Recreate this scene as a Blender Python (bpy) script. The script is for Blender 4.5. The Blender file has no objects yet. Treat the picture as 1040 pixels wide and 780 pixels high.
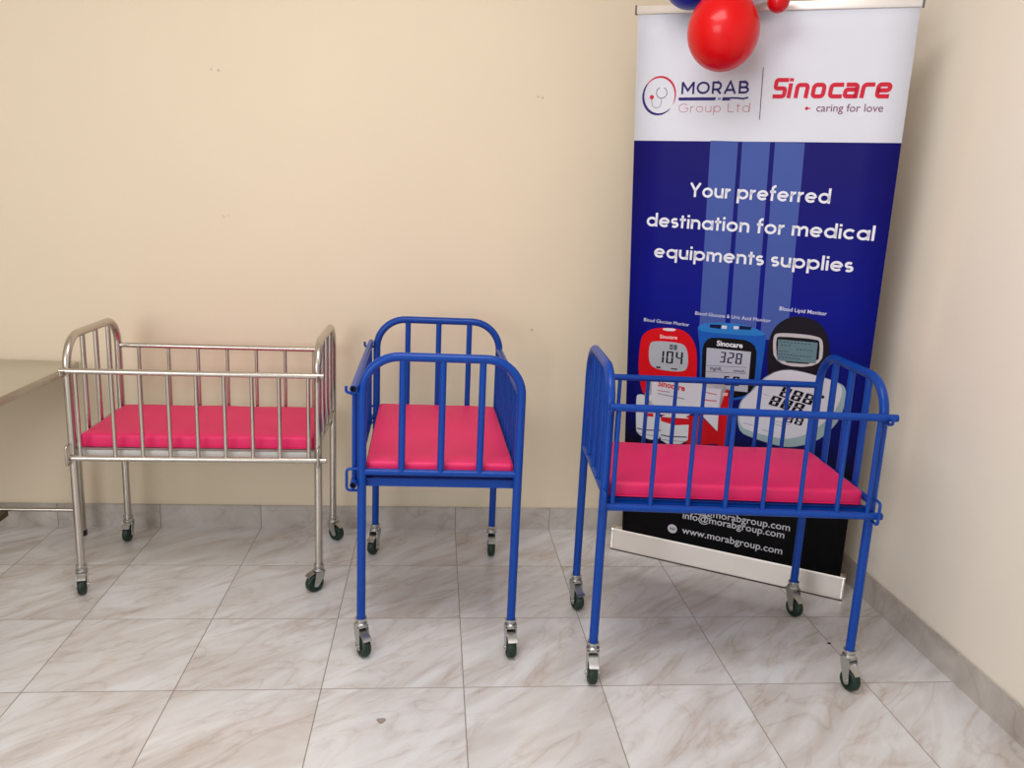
import bpy, bmesh, math, random
from math import pi, sin, cos, radians
from mathutils import Vector, Matrix
random.seed(4)
S = bpy.context.scene
COL = S.collection

# ------------------------------------------------------------------ camera, world, lights, exposure
CAM_Z = 1.3522
pitch, yaw, roll = 0.2158238, 0.0990242, 0.04556799
fwd = Vector((sin(yaw)*cos(pitch), cos(yaw)*cos(pitch), -sin(pitch)))
rt0 = Vector((cos(yaw), -sin(yaw), 0)); up0 = rt0.cross(fwd)
rt = rt0*cos(roll) + up0*sin(roll); up = -rt0*sin(roll) + up0*cos(roll)
cd = bpy.data.cameras.new('camera'); cam = bpy.data.objects.new('camera', cd); COL.objects.link(cam)
cd.sensor_width = 36; cd.lens = 831.966/1040*36; cd.clip_start = .05
M = Matrix((rt, up, -fwd)).transposed().to_4x4(); M.translation = (0, 0, CAM_Z); cam.matrix_world = M
S.camera = cam

S.view_settings.view_transform = 'Standard'; S.view_settings.look = 'None'
S.view_settings.gamma = 1; S.view_settings.use_curve_mapping = False
S.view_settings.exposure = 0.0

w = bpy.data.worlds.new('world'); S.world = w; w.use_nodes = True
w.node_tree.nodes['Background'].inputs[0].default_value = (.93, .96, 1, 1)
w.node_tree.nodes['Background'].inputs[1].default_value = .75

def area(name, loc, target, sx, sy, power, col):
    l = bpy.data.lights.new(name, 'AREA'); l.shape = 'RECTANGLE'; l.size = sx; l.size_y = sy
    l.energy = power; l.color = col
    o = bpy.data.objects.new(name, l); COL.objects.link(o); o.location = loc
    o.rotation_euler = (Vector(target)-Vector(loc)).to_track_quat('-Z', 'Y').to_euler()
    return o
area('window_daylight', (-2.7, -1.9, 1.7), (.5, 2.4, .9), 2.4, 1.8, 72, (.98, .99, 1))
area('ceiling_daylight', (-.1, 1.35, 2.72), (-.1, 1.75, 0), 1.3, .9, 30, (1, .99, .97))

# ------------------------------------------------------------------ helpers
def lin(c):
    return tuple((v/255/12.92 if v/255 <= .04045 else ((v/255+.055)/1.055)**2.4) for v in c) + (1,)
def mat(name, col, rough=.5, metal=0, coat=0, bump=0, bscale=60, var=0, vscale=8, aniso=0):
    m = bpy.data.materials.new(name); m.use_nodes = True
    nt = m.node_tree; b = nt.nodes['Principled BSDF']
    c = lin(col); b.inputs['Base Color'].default_value = c
    b.inputs['Roughness'].default_value = rough; b.inputs['Metallic'].default_value = metal
    b.inputs['Coat Weight'].default_value = coat; b.inputs['Coat Roughness'].default_value = .08
    if var or bump:
        tc = nt.nodes.new('ShaderNodeTexCoord')
        n = nt.nodes.new('ShaderNodeTexNoise'); n.inputs['Scale'].default_value = vscale; n.inputs['Detail'].default_value = 5
        nt.links.new(tc.outputs['Object'], n.inputs['Vector'])
    if var:
        mx = nt.nodes.new('ShaderNodeMix'); mx.data_type = 'RGBA'
        mx.inputs[6].default_value = tuple(v*(1-var) for v in c[:3])+(1,); mx.inputs[7].default_value = tuple(min(1, v*(1+var)) for v in c[:3])+(1,)
        nt.links.new(n.outputs['Fac'], mx.inputs[0]); nt.links.new(mx.outputs[2], b.inputs['Base Color'])
    if bump:
        n2 = nt.nodes.new('ShaderNodeTexNoise'); n2.inputs['Scale'].default_value = bscale; n2.inputs['Detail'].default_value = 3
        nt.links.new(tc.outputs['Object'], n2.inputs['Vector'])
        bp = nt.nodes.new('ShaderNodeBump'); bp.inputs['Strength'].default_value = bump; bp.inputs['Distance'].default_value = .002
        nt.links.new(n2.outputs['Fac'], bp.inputs['Height']); nt.links.new(bp.outputs[0], b.inputs['Normal'])
    return m

def obj(name, bm, mats, parent=None, smooth=True, **props):
    me = bpy.data.meshes.new(name)
    bmesh.ops.recalc_face_normals(bm, faces=bm.faces)
    bm.to_mesh(me); bm.free()
    for m in (mats if isinstance(mats, (list, tuple)) else [mats]): me.materials.append(m)
    if smooth:
        for p in me.polygons: p.use_smooth = True
        try: me.set_sharp_from_angle(angle=radians(38))
        except Exception: pass
    o = bpy.data.objects.new(name, me); COL.objects.link(o)
    if parent: o.parent = parent
    for k, v in props.items(): o[k] = v
    return o
def empty(name, loc, rz=0, **props):
    o = bpy.data.objects.new(name, None); COL.objects.link(o); o.location = loc; o.rotation_euler = (0, 0, rz)
    o.empty_display_size = .1
    for k, v in props.items(): o[k] = v
    return o

def box(bm, x0, x1, y0, y1, z0, z1, mi=0):
    v = [bm.verts.new((x, y, z)) for x in (x0, x1) for y in (y0, y1) for z in (z0, z1)]
    for f in ((0,1,3,2),(4,6,7,5),(0,4,5,1),(2,3,7,6),(0,2,6,4),(1,5,7,3)):
        fc = bm.faces.new([v[i] for i in f]); fc.material_index = mi
    return v
def tube(bm, pts, r, seg=14, closed=False, caps=True, mi=0):
    pts = [Vector(p) for p in pts]; n = len(pts); rings = []
    t0 = (pts[1]-pts[0]).normalized()
    a = Vector((0, 0, 1)) if abs(t0.z) < .9 else Vector((1, 0, 0))
    nrm = t0.cross(a).normalized()
    for i, p in enumerate(pts):
        if closed: t = (pts[(i+1) % n]-pts[i-1]).normalized()
        elif i == 0: t = t0
        elif i == n-1: t = (pts[-1]-pts[-2]).normalized()
        else: t = ((pts[i+1]-p).normalized()+(p-pts[i-1]).normalized()).normalized()
        nrm = (nrm - t*nrm.dot(t)).normalized(); b = t.cross(nrm)
        rings.append([bm.verts.new(p+(nrm*cos(2*pi*k/seg)+b*sin(2*pi*k/seg))*r) for k in range(seg)])
    m = n if closed else n-1
    for i in range(m):
        A, B = rings[i], rings[(i+1) % n]
        for k in range(seg):
            f = bm.faces.new((A[k], A[(k+1) % seg], B[(k+1) % seg], B[k])); f.material_index = mi
    if caps and not closed:
        bm.faces.new(rings[0]).material_index = mi; bm.faces.new(rings[-1]).material_index = mi
def pipe_open(bm, p0, p1, r, wall=.002, seg=16, depth=.012, mi=0, mi_in=0):
    # hollow ended straight pipe: a recess at both ends
    p0, p1 = Vector(p0), Vector(p1); d = (p1-p0).normalized()
    a = Vector((0, 0, 1)) if abs(d.z) < .9 else Vector((1, 0, 0))
    n = d.cross(a).normalized(); b = d.cross(n)
    def ring(p, rr): return [bm.verts.new(p+(n*cos(2*pi*k/seg)+b*sin(2*pi*k/seg))*rr) for k in range(seg)]
    rs = [ring(p0+d*depth, r-wall), ring(p0, r-wall), ring(p0, r), ring(p1, r), ring(p1, r-wall), ring(p1-d*depth, r-wall)]
    for i in range(5):
        for k in range(seg):
            f = bm.faces.new((rs[i][k], rs[i][(k+1) % seg], rs[i+1][(k+1) % seg], rs[i+1][k]))
            f.material_index = mi_in if i in (0, 4) else mi
    bm.faces.new(rs[0]).material_index = mi_in; bm.faces.new(rs[-1]).material_index = mi_in
def bend(pts, rad, n=8):
    # polyline with its inner corners rounded
    pts = [Vector(p) for p in pts]; out = [pts[0]]
    for i in range(1, len(pts)-1):
        a = (pts[i-1]-pts[i]).normalized(); b = (pts[i+1]-pts[i]).normalized()
        ang = a.angle(b); d = rad/math.tan(ang/2); c = pts[i]+(a+b).normalized()*rad/sin(ang/2)
        s, e = pts[i]+a*d-c, pts[i]+b*d-c
        tot = s.angle(e); ax = s.cross(e).normalized()
        for k in range(n+1): out.append(c+Matrix.Rotation(tot*k/n, 3, ax) @ s)
    out.append(pts[-1]); return out
def lathe(bm, prof, seg=28, mtx=Matrix(), mi=0):
    rings = [[bm.verts.new(mtx @ Vector((r*cos(2*pi*k/seg), r*sin(2*pi*k/seg), z))) for k in range(seg)] for r, z in prof]
    for A, B in zip(rings, rings[1:]):
        for k in range(seg):
            f = bm.faces.new((A[k], A[(k+1) % seg], B[(k+1) % seg], B[k])); f.material_index = mi
    bm.faces.new(rings[0]).material_index = mi; bm.faces.new(rings[-1]).material_index = mi
def bevel(bm, w, seg=2):
    bmesh.ops.bevel(bm, geom=bm.edges[:], offset=w, segments=seg, affect='EDGES', profile=.5)

# ------------------------------------------------------------------ materials
def node(nt, t, **kw):
    n = nt.nodes.new(t)
    for k, v in kw.items(): setattr(n, k, v)
    return n
def mathn(nt, op, a, b=None, c=None):
    n = nt.nodes.new('ShaderNodeMath'); n.operation = op
    for i, v in enumerate((a, b, c)):
        if v is None: continue
        if isinstance(v, (int, float)): n.inputs[i].default_value = v
        else: nt.links.new(v, n.inputs[i])
    return n.outputs[0]
def mixc(nt, f, a, b):
    n = nt.nodes.new('ShaderNodeMix'); n.data_type = 'RGBA'
    for i, v in ((0, f), (6, a), (7, b)):
        if isinstance(v, (int, float, tuple)): n.inputs[i].default_value = v
        else: nt.links.new(v, n.inputs[i])
    return n.outputs[2]
def ramp(nt, f, stops):
    n = nt.nodes.new('ShaderNodeValToRGB'); cr = n.color_ramp
    while len(cr.elements) < len(stops): cr.elements.new(.5)
    for e, (p, c) in zip(cr.elements, stops): e.position = p; e.color = c if len(c) == 4 else (*c, 1)
    nt.links.new(f, n.inputs[0]); return n.outputs[0]

TILE, GX, GY = .4, .1096, 2.0973
def marble(name, light, dark, grout, rough=.16, axis='floor', gw=.0014):
    m = bpy.data.materials.new(name); m.use_nodes = True; nt = m.node_tree; b = nt.nodes['Principled BSDF']
    geo = node(nt, 'ShaderNodeNewGeometry'); sp = node(nt, 'ShaderNodeSeparateXYZ'); nt.links.new(geo.outputs['Position'], sp.inputs[0])
    X, Y, Z = sp.outputs
    ux = mathn(nt, 'DIVIDE', mathn(nt, 'SUBTRACT', X, GX), TILE); uy = mathn(nt, 'DIVIDE', mathn(nt, 'SUBTRACT', Y, GY), TILE)
    cx = mathn(nt, 'FLOOR', ux); cy = mathn(nt, 'FLOOR', uy)
    def line(u, w):
        fr = mathn(nt, 'FRACT', u); d = mathn(nt, 'MINIMUM', fr, mathn(nt, 'SUBTRACT', 1.0, fr))
        return mathn(nt, 'LESS_THAN', d, w/TILE)
    if axis == 'floor': g = mathn(nt, 'MAXIMUM', line(ux, gw), line(uy, gw))
    elif axis == 'x': g = line(ux, gw)
    else: g = line(uy, gw)
    cell = node(nt, 'ShaderNodeCombineXYZ'); nt.links.new(cx, cell.inputs[0]); nt.links.new(cy, cell.inputs[1])
    wn = node(nt, 'ShaderNodeTexWhiteNoise'); wn.noise_dimensions = '3D'; nt.links.new(cell.outputs[0], wn.inputs['Vector'])
    # veins run diagonally; every tile shows another cut of the stone
    off = node(nt, 'ShaderNodeVectorMath', operation='SCALE'); nt.links.new(wn.outputs['Color'], off.inputs[0]); off.inputs['Scale'].default_value = 9
    add = node(nt, 'ShaderNodeVectorMath', operation='ADD'); nt.links.new(geo.outputs['Position'], add.inputs[0]); nt.links.new(off.outputs[0], add.inputs[1])
    mp = node(nt, 'ShaderNodeMapping'); mp.inputs['Rotation'].default_value = (0, 0, radians(-40)); nt.links.new(add.outputs[0], mp.inputs[0])
    mp2 = node(nt, 'ShaderNodeMapping'); mp2.inputs['Scale'].default_value = (1.3, 4.6, 3); nt.links.new(mp.outputs[0], mp2.inputs[0])
    n1 = node(nt, 'ShaderNodeTexNoise'); n1.inputs['Scale'].default_value = 1.5; n1.inputs['Detail'].default_value = 6; n1.inputs['Roughness'].default_value = .6
    n1.inputs['Distortion'].default_value = 1.2; nt.links.new(mp2.outputs[0], n1.inputs[0])
    n2 = node(nt, 'ShaderNodeTexNoise'); n2.inputs['Scale'].default_value = 2.1; n2.inputs['Detail'].default_value = 8; n2.inputs['Distortion'].default_value = 1.8
    mp3 = node(nt, 'ShaderNodeMapping'); mp3.inputs['Scale'].default_value = (.8, 2.6, 2); mp3.inputs['Location'].default_value = (4, 7, 1); nt.links.new(mp.outputs[0], mp3.inputs[0]); nt.links.new(mp3.outputs[0], n2.inputs[0])
    vein = ramp(nt, mathn(nt, 'ABSOLUTE', mathn(nt, 'SUBTRACT', n2.outputs['Fac'], .5)), [(0, (1, 1, 1)), (.012, (.5, .5, .5)), (.05, (0, 0, 0))])
    cloud = ramp(nt, n1.outputs['Fac'], [(.36, (0, 0, 0)), (.68, (1, 1, 1))])
    f = mathn(nt, 'ADD', mathn(nt, 'MULTIPLY', cloud, .62), mathn(nt, 'MULTIPLY', mathn(nt, 'MULTIPLY', vein, n1.outputs['Fac']), .62))
    f = mathn(nt, 'ADD', f, mathn(nt, 'MULTIPLY', mathn(nt, 'SUBTRACT', wn.outputs['Value'], .5), .10))
    f = mathn(nt, 'MINIMUM', mathn(nt, 'MAXIMUM', f, 0), 1)
    c = mixc(nt, f, lin(light), lin(dark)); c = mixc(nt, g, c, lin(grout))
    nt.links.new(c, b.inputs['Base Color'])
    nt.links.new(mathn(nt, 'ADD', mathn(nt, 'MULTIPLY', g, .5), rough), b.inputs['Roughness'])
    b.inputs['Specular IOR Level'].default_value = .45
    return m
def wallmat(name, col, marks=()):
    m = bpy.data.materials.new(name); m.use_nodes = True; nt = m.node_tree; b = nt.nodes['Principled BSDF']
    geo = node(nt, 'ShaderNodeNewGeometry')
    n = node(nt, 'ShaderNodeTexNoise'); n.inputs['Scale'].default_value = 1.7; n.inputs['Detail'].default_value = 6; nt.links.new(geo.outputs['Position'], n.inputs[0])
    a = lin(col); c = mixc(nt, n.outputs['Fac'], tuple(v*.965 for v in a[:3])+(1,), tuple(min(1, v*1.03) for v in a[:3])+(1,))
    for (x, y, z), rad, mc in marks:          # chips and scuffs in the paint
        n3 = node(nt, 'ShaderNodeTexNoise'); n3.inputs['Scale'].default_value = 70; nt.links.new(geo.outputs['Position'], n3.inputs[0])
        d = node(nt, 'ShaderNodeVectorMath', operation='DISTANCE'); nt.links.new(geo.outputs['Position'], d.inputs[0]); d.inputs[1].default_value = (x, y, z)
        e = mathn(nt, 'ADD', d.outputs['Value'], mathn(nt, 'MULTIPLY', mathn(nt, 'SUBTRACT', n3.outputs['Fac'], .5), rad*1.6))
        c = mixc(nt, mathn(nt, 'MULTIPLY', mathn(nt, 'LESS_THAN', e, rad), .45), c, lin(mc))
    nt.links.new(c, b.inputs['Base Color']); b.inputs['Roughness'].default_value = .48; b.inputs['Specular IOR Level'].default_value = .3
    n2 = node(nt, 'ShaderNodeTexNoise'); n2.inputs['Scale'].default_value = 5; n2.inputs['Detail'].default_value = 4; nt.links.new(geo.outputs['Position'], n2.inputs[0])
    bp = node(nt, 'ShaderNodeBump'); bp.inputs['Strength'].default_value = .25; bp.inputs['Distance'].default_value = .01
    nt.links.new(n2.outputs['Fac'], bp.inputs['Height']); nt.links.new(bp.outputs[0], b.inputs['Normal'])
    return m

steel = mat('brushed_steel', (196, 190, 182), .27, 1, bump=.05, bscale=200)
zinc = mat('zinc_plate', (190, 190, 188), .3, 1, bump=.1, bscale=120)
blue = mat('blue_gloss_paint', (0, 62, 154), .34, 0, coat=.05, bump=.12, bscale=30, var=.08)
blue.node_tree.nodes['Principled BSDF'].inputs['Specular IOR Level'].default_value = .28
bore = mat('pipe_bore', (14, 14, 16), .8)
rubber = mat('green_rubber', (8, 40, 28), .5, var=.15)
hubm = mat('hub_plastic', (32, 34, 33), .5)
pink = mat('pink_vinyl', (226, 30, 100), .52, 0, bump=.06, bscale=45, var=.03)
alu = mat('anodised_aluminium', (226, 218, 212), .38, .55, bump=.03)
tabletop_m = mat('stainless_sheet', (206, 202, 192), .3, .85, var=.04)
darkm = mat('black_plastic', (20, 19, 20), .5)

# ------------------------------------------------------------------ the room
XR, YB, XL, ZC, YF = 1.60, 3.27, -4.0, 2.85, -3.0
def slab(name, b, m, **p):
    bm = bmesh.new(); box(bm, *b); o = obj(name, bm, m, smooth=False, kind='structure', **p); return o
slab('floor', (XL-.1, XR+.1, YF, YB+.1, -.1, 0), marble('marble_floor_tile', (226, 226, 229), (186, 172, 163), (140, 128, 120)))
wm = wallmat('cream_wall_paint', (226, 211, 187), [((-.809, 3.27, 1.785), .006, (170, 140, 120)), ((-.835, 3.27, 1.787), .005, (180, 150, 130)), ((.392, 3.27, 1.755), .0055, (175, 150, 135)), ((.375, 3.27, 1.757), .004, (175, 150, 135)),
     ((-.8077, 3.27, 1.257), .006, (205, 170, 160)), ((-.79, 3.27, 1.262), .004, (205, 170, 160)), ((.395, 3.27, .8586), .006, (170, 150, 132))])
slab('wall_back', (XL-.1, XR+.1, YB, YB+.1, 0, ZC), wm)
slab('wall_right', (XR, XR+.1, YF, YB, 0, ZC), wallmat('pale_wall_paint', (241, 232, 219)))
slab('wall_left', (XL-.1, XL, YF, YB, 0, ZC), wm)
slab('ceiling', (XL-.1, XR+.1, YF, YB+.1, ZC, ZC+.1), mat('ceiling_white', (240, 238, 232), .7))
bbm = marble('skirting_tile', (196, 189, 183), (160, 150, 142), (100, 90, 82), .25, 'x', .0012)
bbr = marble('skirting_tile_side', (196, 189, 183), (160, 150, 142), (100, 90, 82), .25, 'y', .0)
def skirting(name, b, m):
    bm = bmesh.new(); box(bm, *b)
    es = [e for e in bm.edges if all(v.co.z > .09 for v in e.verts)]
    bmesh.ops.bevel(bm, geom=es, offset=.003, segments=2, affect='EDGES')
    obj(name, bm, m, kind='structure')
skirting('baseboard_back', (XL, XR, YB-.012, YB, 0, .096), bbm)
skirting('baseboard_right', (XR-.012, XR, YF, YB-.012, 0, .096), bbr)

# ------------------------------------------------------------------ cribs
def sh_apply(bm, k):
    for v in bm.verts: v.co.x += k*v.co.y
def caster(parent, x, y, hc, ang, pr, locked_up=0.0):
    """swivel caster under a post: fork with collar, wheel, hub, brake pedal. ang = direction the wheel trails to (local)"""
    R = Matrix.Translation((x, y, 0)) @ Matrix.Rotation(ang, 4, 'Z')
    wr, ww, tr = .0325, .026, .017
    bm = bmesh.new()
    lathe(bm, [(.010, hc+.012), (.010, hc), (pr+.0045, hc), (pr+.005, hc-.004), (pr+.0035, hc-.008), (pr+.0015, hc-.011), (.0145, hc-.014), (.019, hc-.017), (.0195, hc-.022), (.016, hc-.026), (.010, hc-.028)], 24)
    zt = hc-.024
    # fork crown and cheeks
    box(bm, -.017, .017, -.0172, .0172, zt-.004, zt)
    for s in (-1, 1):
        y0, y1 = s*.0152, s*.0174
        prof = [(-.017, zt), (.017, zt), (.0215, zt-.018), (tr+.010, wr-.004), (tr+.006, wr-.010), (tr-.004, wr-.011), (tr-.010, wr-.004), (-.012, zt-.02)]
        A = [bm.verts.new((px, y0, pz)) for px, pz in prof]; B = [bm.verts.new((px, y1, pz)) for px, pz in prof]
        bm.faces.new(A); bm.faces.new(B)
        for i in range(len(prof)): j = (i+1) % len(prof); bm.faces.new((A[i], A[j], B[j], B[i]))
    lathe(bm, [(.004, -.022), (.0062, -.0215), (.0062, -.0174), (.004, -.0174), (.004, .0174), (.0062, .0174), (.0062, .0215), (.004, .022)], 12, Matrix.Translation((tr, 0, wr)) @ Matrix.Rotation(pi/2, 4, 'X'))
    bm.transform(R)
    f = obj('caster', bm, zinc, parent, label='zinc swivel caster')
    bm = bmesh.new(); T = R @ Matrix.Translation((tr, 0, wr)) @ Matrix.Rotation(pi/2, 4, 'X')
    h = ww/2
    lathe(bm, [(.0185, -h+.002), (.0195, -h), (.0275, -h), (.0305, -h+.003), (wr, -h+.007), (wr, h-.007), (.0305, h-.003), (.0275, h), (.0195, h), (.0185, h-.002)], 32, T)
    obj('wheel', bm, rubber, f)
    bm = bmesh.new()
    lathe(bm, [(.006, -h-.0012), (.0105, -h-.001), (.011, -h+.003), (.0185, -h+.0035), (.0185, h-.0035), (.011, h-.003), (.0105, h+.001), (.006, h+.0012)], 24, T)
    obj('hub', bm, hubm, f)
    bm = bmesh.new()   # brake pedal: bent strip over the wheel
    z0 = wr*2+.004
    pr_ = [(-.002, zt-.012), (.010, zt-.016), (.022, z0+.003), (.038, z0-.003+locked_up), (.046, z0-.010+locked_up)]
    th = .0022
    A = [[bm.verts.new((px, sy*.0140, pz+dz)) for sy in (-1, 1) for dz in (0, th)] for px, pz in pr_]
    for P, Q in zip(A, A[1:]):
        for i, j in ((0, 1), (1, 3), (3, 2), (2, 0)): bm.faces.new((P[i], P[j], Q[j], Q[i]))
    bm.faces.new((A[0][0], A[0][1], A[0][3], A[0][2])); bm.faces.new((A[-1][0], A[-1][2], A[-1][3], A[-1][1]))
    bm.transform(R)
    obj('brake_pedal', bm, zinc, f)

def crib(name, loc, rz, label, group, L, W, hc, ht, sh, m, mf, zr_d, zl_d, zr_b, z_cross, z_fr, fr_h, ends_y, drop_x, back_x, rail_x, trails, r_post=.0130, r_rail=.0105, r_bar=.0065, r_endbar=.0100, crad=.105):
    root = empty(name, loc, rz, label=label, category='crib', group=group)
    hx, hy = L/2, W/2
    # head and foot frames: bent tube with three bars
    for s in (-1, 1):
        bm = bmesh.new()
        tube(bm, bend([(s*hx, -hy, hc), (s*hx, -hy, ht), (s*hx, hy, ht), (s*hx, hy, hc)], crad, 12), r_post, 18)
        sh_apply(bm, sh); fr = obj('end_frame', bm, m, root)
        bm = bmesh.new(); tube(bm, [(s*hx, -hy+.008, z_cross), (s*hx, hy-.008, z_cross)], r_endbar, 16); sh_apply(bm, sh)
        obj('crossbar', bm, m, fr)
        for y in ends_y:
            bm = bmesh.new(); tube(bm, [(s*hx, y, z_cross), (s*hx, y, ht-.004)], r_endbar, 16); sh_apply(bm, sh)
            obj('end_bar', bm, m, fr)
    # fixed side at the back
    bm = bmesh.new(); tube(bm, [(-hx, hy, zr_b), (hx, hy, zr_b)], r_rail, 16); sh_apply(bm, sh)
    fs = obj('fixed_side_rail', bm, m, root)
    for x in back_x:
        bm = bmesh.new(); tube(bm, [(x, hy, z_fr+fr_h-.004), (x, hy, zr_b)], r_bar, 14); sh_apply(bm, sh); obj('side_bar', bm, m, fs)
    # bed frame: angle irons and a sheet that carries the mattress
    bm = bmesh.new(); t = .0035
    for s in (-1, 1):
        box(bm, -hx, hx, s*(hy-.002), s*(hy-.002-t), z_fr, z_fr+fr_h)
        box(bm, -hx, hx, s*(hy-.002), s*(hy-.028), z_fr+fr_h-t, z_fr+fr_h)
        box(bm, s*(hx-.011), s*(hx-.011-t), -hy, hy, z_fr, z_fr+fr_h)
        box(bm, s*(hx-.011), s*(hx-.036), -hy, hy, z_fr+fr_h-t-.0002, z_fr+fr_h-.0002)
    sh_apply(bm, sh); bf = obj('bed_frame', bm, mf, root, smooth=False)
    bm = bmesh.new(); box(bm, -hx+.015, hx-.015, -hy+.006, hy-.006, z_fr+fr_h-.0075, z_fr+fr_h-.0038); sh_apply(bm, sh)
    obj('base_panel', bm, mf, bf, smooth=False)
    # drop side at the front, outside the posts
    yd = -hy-r_post-r_rail+.0005
    bm = bmesh.new(); pipe_open(bm, (rail_x[0], yd, zr_d), (rail_x[1], yd, zr_d), r_rail, mi_in=1); sh_apply(bm, sh)
    ds = obj('drop_side_rail', bm, [m, bore], root)
    bm = bmesh.new(); pipe_open(bm, (rail_x[2], yd, zl_d), (rail_x[3], yd, zl_d), r_rail, mi_in=1); sh_apply(bm, sh)
    obj('lower_rail', bm, [m, bore], ds)
    for x in drop_x:
        bm = bmesh.new(); tube(bm, [(x, yd, zl_d), (x, yd, zr_d)], r_bar, 14); sh_apply(bm, sh); obj('side_bar', bm, m, ds)
    for s in (-1, 1):      # wire catches on the posts that hold the drop side
        bm = bmesh.new(); px = s*(hx+.004)
        tube(bm, bend([(px, -hy-r_post+.003, zr_d-.012), (px, yd-.004, zr_d-.018), (px, yd-.022, zr_d-.012), (px, yd-.022, zr_d+.004)], .007, 5), .0042, 10)
        sh_apply(bm, sh); obj('rail_hook', bm, m, root)
        bm = bmesh.new()
        tube(bm, bend([(px, -hy-r_post+.003, zl_d+.045), (px, yd-.020, zl_d+.045), (px, yd-.020, zl_d-.020), (px, -hy-r_post+.003, zl_d-.020)], .010, 5), .0042, 10)
        sh_apply(bm, sh); obj('rail_loop', bm, m, root)
    for (sx, sy), d in trails.items():
        a = math.atan2(d[1], d[0]) - rz
        caster(root, sx*hx+sh*sy*hy, sy*hy, hc, a, r_post)
    return root

def mattress(loc, rz, label, hx, hy, z, th, sh, r=.012):
    bm = bmesh.new()
    def axis(h, n): 
        e_ = [0, .12, .3, .55, .8, 1.0]
        lo = [-h+r*q for q in e_]; mid = [-h+r+(2*h-2*r)*i/n for i in range(1, n)]
        return lo+mid+[-q for q in reversed(lo)]
    ax = [axis(hx, 16), axis(hy, 10), axis(th/2, 2)]; keys = {}
    def V(i, j, k_):
        if (i, j, k_) not in keys:
            p = Vector((ax[0][i], ax[1][j], ax[2][k_])); c = Vector([max(-h+r, min(h-r, q)) for q, h in zip(p, (hx, hy, th/2))])
            d = p-c
            if d.length > 0: p = c+d.normalized()*min(r, max(abs(q) for q in d))*1.0
            keys[(i, j, k_)] = bm.verts.new((p.x, p.y, p.z+th/2))
        return keys[(i, j, k_)]
    n0, n1, n2 = [len(a_)-1 for a_ in ax]
    for k_ in (0, n2):
        for i in range(n0):
            for j in range(n1): bm.faces.new((V(i, j, k_), V(i+1, j, k_), V(i+1, j+1, k_), V(i, j+1, k_)))
    for j in (0, n1):
        for i in range(n0):
            for k_ in range(n2): bm.faces.new((V(i, j, k_), V(i+1, j, k_), V(i+1, j, k_+1), V(i, j, k_+1)))
    for i in (0, n0):
        for j in range(n1):
            for k_ in range(n2): bm.faces.new((V(i, j, k_), V(i, j+1, k_), V(i, j+1, k_+1), V(i, j, k_+1)))
    for v in bm.verts:
        x, y = v.co.x/hx, v.co.y/hy
        if v.co.z > th*.6: v.co.z += .004*(1-x**4)*(1-y**4) + .0010*sin(9*x+2*y)*sin(7*y+1)
        v.co.x += sh*v.co.y
    o = obj('crib_mattress', bm, pink, label=label, category='mattress', group='pink crib mattresses')
    o.location = (loc[0], loc[1], z); o.rotation_euler = (0, 0, rz)
    # stitched piping along the lower and upper edge
    for zz in (.006,):
        bm = bmesh.new()
        pts = bend([(0, -hy-.0005, zz), (hx+.0005, -hy-.0005, zz), (hx+.0005, hy+.0005, zz), (-hx-.0005, hy+.0005, zz), (-hx-.0005, -hy-.0005, zz), (-.001, -hy-.0005, zz)], r*.9, 5)
        tube(bm, pts, .0016, 8, closed=False); sh_apply(bm, sh)
        obj('piping', bm, pink, o)
    return o

SX, SY, SA = -.7757, 2.9188, .0156
crib('hospital_crib', (SX, SY, 0), SA, 'bare stainless steel crib on casters, leftmost, beside the metal table', 'hospital cribs',
     .7876, .4476, .0991, .8750, .0037, steel, mat('sheen_tinted_steel', (206, 204, 200), .45, .4), .772, .482, .775, .530, .478, .028, (-.090, .022, .136),  # bed frame steel made pale, less metallic: reflected sheen put into its colour
     [-.362, -.253, -.166, -.079, .009, .097, .185, .272, .366], [-.32+.107*i for i in range(7)], (-.407, .416, -.403, .424),
     {(-1, -1): (.32, -1), (1, -1): (-.8, -.6), (-1, 1): (.05, -1), (1, 1): (.8, -.55)}, r_rail=.0095, r_endbar=.0085, crad=.095)
mattress((SX, SY), SA, 'pink vinyl mattress lying in the silver steel crib', .377, .207, .5065, .046, .0037)
BD = [-.357, -.252, -.148, -.043, .062, .166, .271, .358]
BBK = [-.277+.0925*i for i in range(7)]
MX, MY, MA = .0239, 2.6492, 1.5852+pi
crib('hospital_crib', (MX, MY, 0), MA, 'blue painted crib standing end-on in the middle, drop side on its left', 'hospital cribs',
     .7371, .4524, .1185, .9198, .0328, blue, blue, .828, .543, .818, .579, .532, .027, (-.113, 0, .113),
     BD, BBK, (-.392, .392, -.388, .388),
     {(1, -1): (.5, -.85), (1, 1): (.1, -1), (-1, -1): (-.35, -.9), (-1, 1): (0, -1)})
mattress((MX, MY), MA, 'pink vinyl mattress in the middle blue crib seen end-on', .351, .2155, .5595, .046, .0328)
BX, BY, BA = .8727, 2.3269, -.0701
crib('hospital_crib', (BX, BY, 0), BA, 'blue painted crib standing sideways in front of the roll-up banner', 'hospital cribs',
     .7556, .4429, .1225, .9238, -.0155, blue, blue, .830, .546, .818, .579, .532, .027, (-.113, 0, .113),
     BD, BBK, (-.383, .404, -.380, .400),
     {(-1, -1): (-.05, -1), (1, -1): (.3, -.95), (-1, 1): (.3, -.95), (1, 1): (.35, -.93)})
mattress((BX, BY), BA, 'pink vinyl mattress in the blue crib before the banner', .360, .205, .5595, .046, -.0155)

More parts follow.
